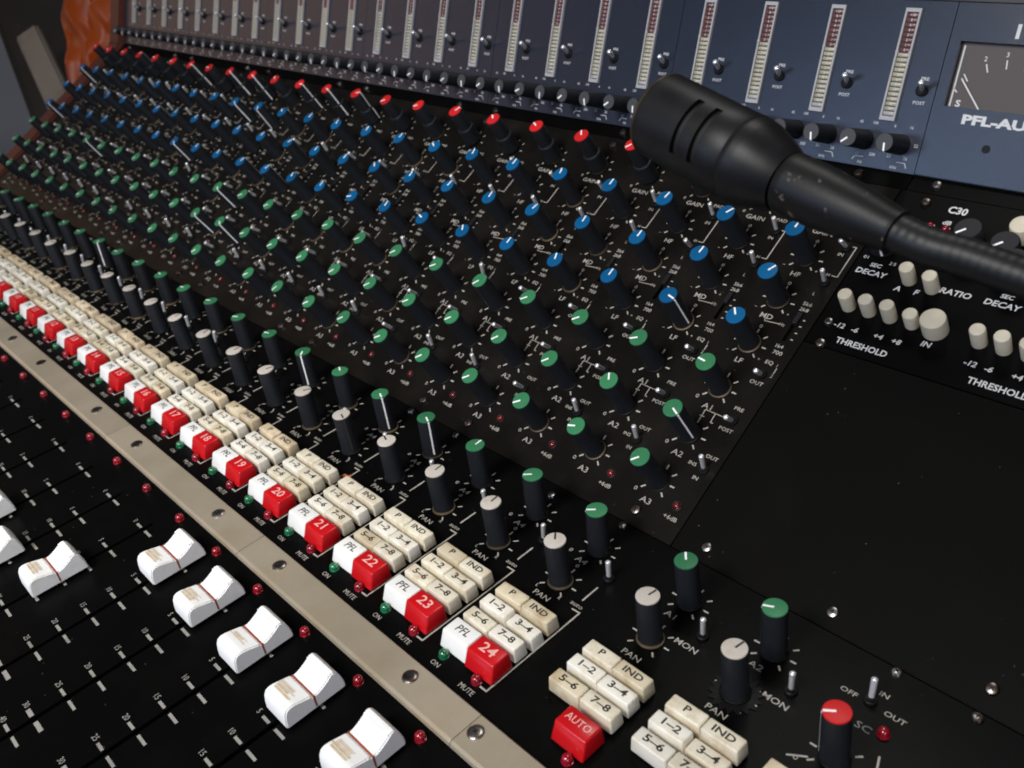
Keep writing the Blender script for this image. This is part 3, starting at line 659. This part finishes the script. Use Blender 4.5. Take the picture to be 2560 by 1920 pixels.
# head shell with two real slots: rows of quads left out where the slots are
def head():
    zs = [0.6, 4, 0.200*LT, 0.230*LT, 0.282*LT, 0.312*LT, 0.405*LT, 0.409*LT, 0.415*LT, 0.43*LT, h1]
    rr = [14.1, 14.3, 14.3, 14.3, 14.3, 14.3, 14.3, 14.05, 14.3, 14.25, 14.0]
    zs += [h1+1.2, h1+0.35*(h2-h1), h1+0.7*(h2-h1), h2-1.0, h2]; rr += [13.8, 12.7, 11.2, 9.9, 9.4]
    seg = 72; b = MB(); vs = []; fs = []
    for z, r in zip(zs, rr):
        for k in range(seg):
            a = 2*math.pi*k/seg; vs.append((r*math.cos(a), r*math.sin(a), z))
    def open_(i, k):
        if i not in (2, 4): return False
        a = (2*math.pi*(k+0.5)/seg-ca+math.pi) % (2*math.pi)-math.pi
        return -0.72 < a < 0.62 or abs(a) > 2.4
    for i in range(len(zs)-1):
        for k in range(seg):
            if open_(i, k): continue
            k2 = (k+1) % seg; fs.append((i*seg+k, i*seg+k2, (i+1)*seg+k2, (i+1)*seg+k))
    b.add(vs, fs); return b.mesh('head', 'mic_black', 35)
hd = mpart('head', head(), MH)
mpart('capsule', MB().lathe([(12.6, 0.5), (12.6, 0.34*LT)], 48).mesh('capsule', 'slot_dark', 35), I4, hd)
mpart('front_rim', MB().lathe([(12.0, 0.4), (13.2, -0.2), (14.15, 0.0), (14.4, 0.5), (14.35, 1.0), (14.0, 1.1)], 64, cap1=False).mesh('front_rim', 'mic_rim', 40), I4, hd)
mpart('grille', MB().lathe([(12.2, 0.55), (6, 0.2), (0.5, 0.1)], 48).mesh('grille', 'slot_dark', 40), I4, hd)
mpart('tail', MB().lathe([(9.3, h2), (9.55, h2+0.5), (9.5, h2+3), (9.35, 0.72*LT), (8.0, 0.87*LT), (6.5, LT-2.5), (6.4, LT-1.0)], 64).mesh('tail', 'mic_worn', 35), MT)
mpart('collar', MB().lathe([(6.4, LT-1.0), (6.6, LT-0.8), (6.6, LT-0.2), (5.8, LT+0.2)], 48).mesh('collar', 'mic_worn', 35), MT)
# gooseneck: a ribbed tube along a curve to its flange on the console
pts = [a1-ax*0.002, a1+ax*0.010, px(2420, 646, 0.250), px(2560, 694, 0.242)]
d = (pts[-1]-pts[-2]).normalized()
e0 = pts[-1]; e3 = base+rotw(Vector((0, 0, 0.012)))
c1 = e0+d*0.075; c2 = e3+rotw(Vector((0, 0, 1)))*0.10
def bez(t): return e0*(1-t)**3+c1*3*t*(1-t)**2+c2*3*t*t*(1-t)+e3*t**3
def cr(p0, p1, p2, p3, t): return 0.5*((2*p1)+(p2-p0)*t+(2*p0-5*p1+4*p2-p3)*t*t+(3*p1-p0-3*p2+p3)*t**3)
path = []
ctl = [pts[0]-ax*0.012]+pts+[bez(0.06)]
for i in range(1, len(ctl)-2):
    for k in range(20): path.append(cr(ctl[i-1], ctl[i], ctl[i+1], ctl[i+2], k/20))
path += [bez(k/60) for k in range(61)]
# resample at rib pitch
rs = [path[0]]; acc = 0; step = 0.00065
for i in range(1, len(path)):
    a_, b_ = path[i-1], path[i]; seg_l = (b_-a_).length; pos = step-acc
    while pos <= seg_l: rs.append(a_.lerp(b_, pos/seg_l)); pos += step
    acc = (acc+seg_l) % step if seg_l else acc
gb = MB(); vs = []; fs = []; sg = 28
up = Vector((0, 0, 1))
for i, p_ in enumerate(rs):
    t = (rs[min(i+1, len(rs)-1)]-rs[max(i-1, 0)]).normalized(); s_ = t.cross(up).normalized(); u_ = s_.cross(t)
    r = 0.0056-0.00075*min(1, i*step/0.09)-(0.0 if (i % 4) in (0, 1) else 0.00008)
    for k in range(sg):
        a = 2*math.pi*k/sg; vs.append(tuple(p_+s_*(r*math.cos(a))+u_*(r*math.sin(a))))
for i in range(len(rs)-1):
    for k in range(sg): fs.append((i*sg+k, i*sg+(k+1) % sg, (i+1)*sg+(k+1) % sg, (i+1)*sg+k))
gb.add(vs, fs); mpart('gooseneck', gb.mesh('gooseneck', 'neck_black', 60, scale=1))
fm = Matrix.Translation(base) @ Matrix.Rotation(TH, 4, 'X')
mpart('flange', MB().lathe([(17, 0), (17, 2.5), (15.5, 3.2), (8, 3.4), (7.5, 13), (5.0, 14)], 48).mesh('flange', 'mic_black', 35), fm)

# ------------------------------------------------------------------ what shows behind the far end of the console
def top(name, me, label, cat, M=I4, kind=None):
    o = bpy.data.objects.new(name, me); C.objects.link(o); o.matrix_world = M
    if kind: o['kind'] = kind
    if label: o['label'] = label
    if cat: o['category'] = cat
    return o
top('floor', MB().quad(-4.5, 2.0, -3.0, 2.5, FLOOR).mesh('floor', 'floor_dark', scale=1), None, None, kind='structure')
top('wall', MB().box(-2.9, -2.8, -3.0, 2.5, FLOOR, 1.8).mesh('wall', 'wall_grey', scale=1), None, None, kind='structure')
top('wall', MB().box(-2.8, 2.0, 1.2, 1.3, FLOOR, 1.8).mesh('wall', 'case_dark', scale=1), None, None, kind='structure')
def lean_box(u0, v0, u1, v1, d0, d1, width, thick, name, m, bev=0.006, extend=1.0):
    """box whose face runs from one pixel to another at the given depths, continued down to the floor"""
    A = px(u0, v0, d0); B_ = px(u1, v1, d1); dr = (B_-A).normalized()
    if dr.z < -0.02: B2 = A+dr*((FLOOR+0.012-A.z)/dr.z)
    else: B2 = B_
    A = A-dr*extend
    L_ = (B2-A).length; xaxis = (CZ-dr*CZ.dot(dr)).normalized(); yaxis = dr.cross(xaxis).normalized()
    M = Matrix((yaxis, xaxis, dr)).transposed().to_4x4(); M.translation = A
    me = MB().box(-width/2, width/2, 0, thick, 0, L_).mesh(name, m, scale=1)
    bm = bmesh.new(); bm.from_mesh(me); bmesh.ops.bevel(bm, geom=list(bm.edges), offset=bev, segments=3, affect='EDGES'); bm.to_mesh(me); bm.free()
    me.shade_smooth(); me.set_sharp_from_angle(angle=R(40)); return me, M
me, M = lean_box(62, 75, 138, 240, 1.72, 1.62, 0.046, 0.02, 'wooden_plank', 'plank_beige', 0.004, 0.0)
top('wooden_plank', me, 'pale beige plank leaning against the dark case behind the console', 'plank', M)
me, M = lean_box(110, -60, 215, 200, 1.95, 1.85, 0.275, 0.14, 'dark_case', 'case_dark', 0.02, 0.1)
dcase = top('dark_case', me, 'dark upright padded case leaning behind the left end of the console', 'case', M)
# orange plastic sheeting hanging in folds beside the end cheek
g = MB(); nu, nv = 110, 70; vs = []; fs = []
rnd = random.Random(3)
ph = [rnd.uniform(0, 6) for _ in range(8)]
P00, P10 = px(135, -60, 1.46), px(330, -60, 1.42); P01, P11 = px(172, 180, 1.44), px(330, 170, 1.40)
for j in range(nv+1):
    for i in range(nu+1):
        u, v = i/nu, j/nv
        p_ = P00.lerp(P10, u).lerp(P01.lerp(P11, u), v)
        f_ = 0.010*math.sin(7*u+2.5*v+ph[0])+0.007*abs(math.sin(9*u-4*v+ph[1]))-0.005*abs(math.sin(12*u+5*v+ph[2]))+0.001*math.sin(23*u-8*v+ph[3])
        f_ += 0.006*abs(math.sin(6*u+4.0*v+ph[4]))
        p_ = p_+CZ*f_+CX*(0.004*math.sin(11*v+ph[5]))
        if v > 0.9: p_ = p_ + Vector((0, 0, -0.9*(v-0.9)*(1-abs(2*u-0.7))))*0.9
        vs.append(tuple(p_))
for j in range(nv):
    for i in range(nu): a = j*(nu+1)+i; fs.append((a, a+1, a+nu+2, a+nu+1))
g.add(vs, fs); me = g.mesh('plastic_sheet', 'orange_plastic', scale=1); me.shade_smooth()
so = top('plastic_sheet', me, 'crumpled orange plastic sheet hanging beside the red wooden end of the console', 'sheet')
sol = so.modifiers.new('thickness', 'SOLIDIFY'); sol.thickness = 0.0015

# a scrap of rusty orange plastic lying between the buttons of channels 20 and 21
fb = MB(); rnd = random.Random(5); nn = 9
for i in range(nn):
    for k in range(4): fb.v.append((i*0.75-3, (k-1.5)*0.75*math.sin(math.pi*(i+0.6)/(nn+0.4))+0.5*math.sin(i*0.9), 0.9+0.9*math.sin(i*0.7)*0.5+rnd.uniform(-0.25, 0.25)+0.25*(k % 2)))
for i in range(nn-1):
    for k in range(3): a = i*4+k; fb.f.append((a, a+1, a+5, a+4))
mat('scrap_orange', (0.36, 0.10, 0.02), 0.5, vary=0.4, vscale=400)
sc = top('plastic_scrap', fb.mesh('plastic_scrap', 'scrap_orange'), 'small rusty orange scrap lying between the square buttons of channels 20 and 21', 'scrap', M_B @ T(-139.0, -63.2, 0.1, R(50)))
ms = sc.modifiers.new('thickness', 'SOLIDIFY'); ms.thickness = 0.0004
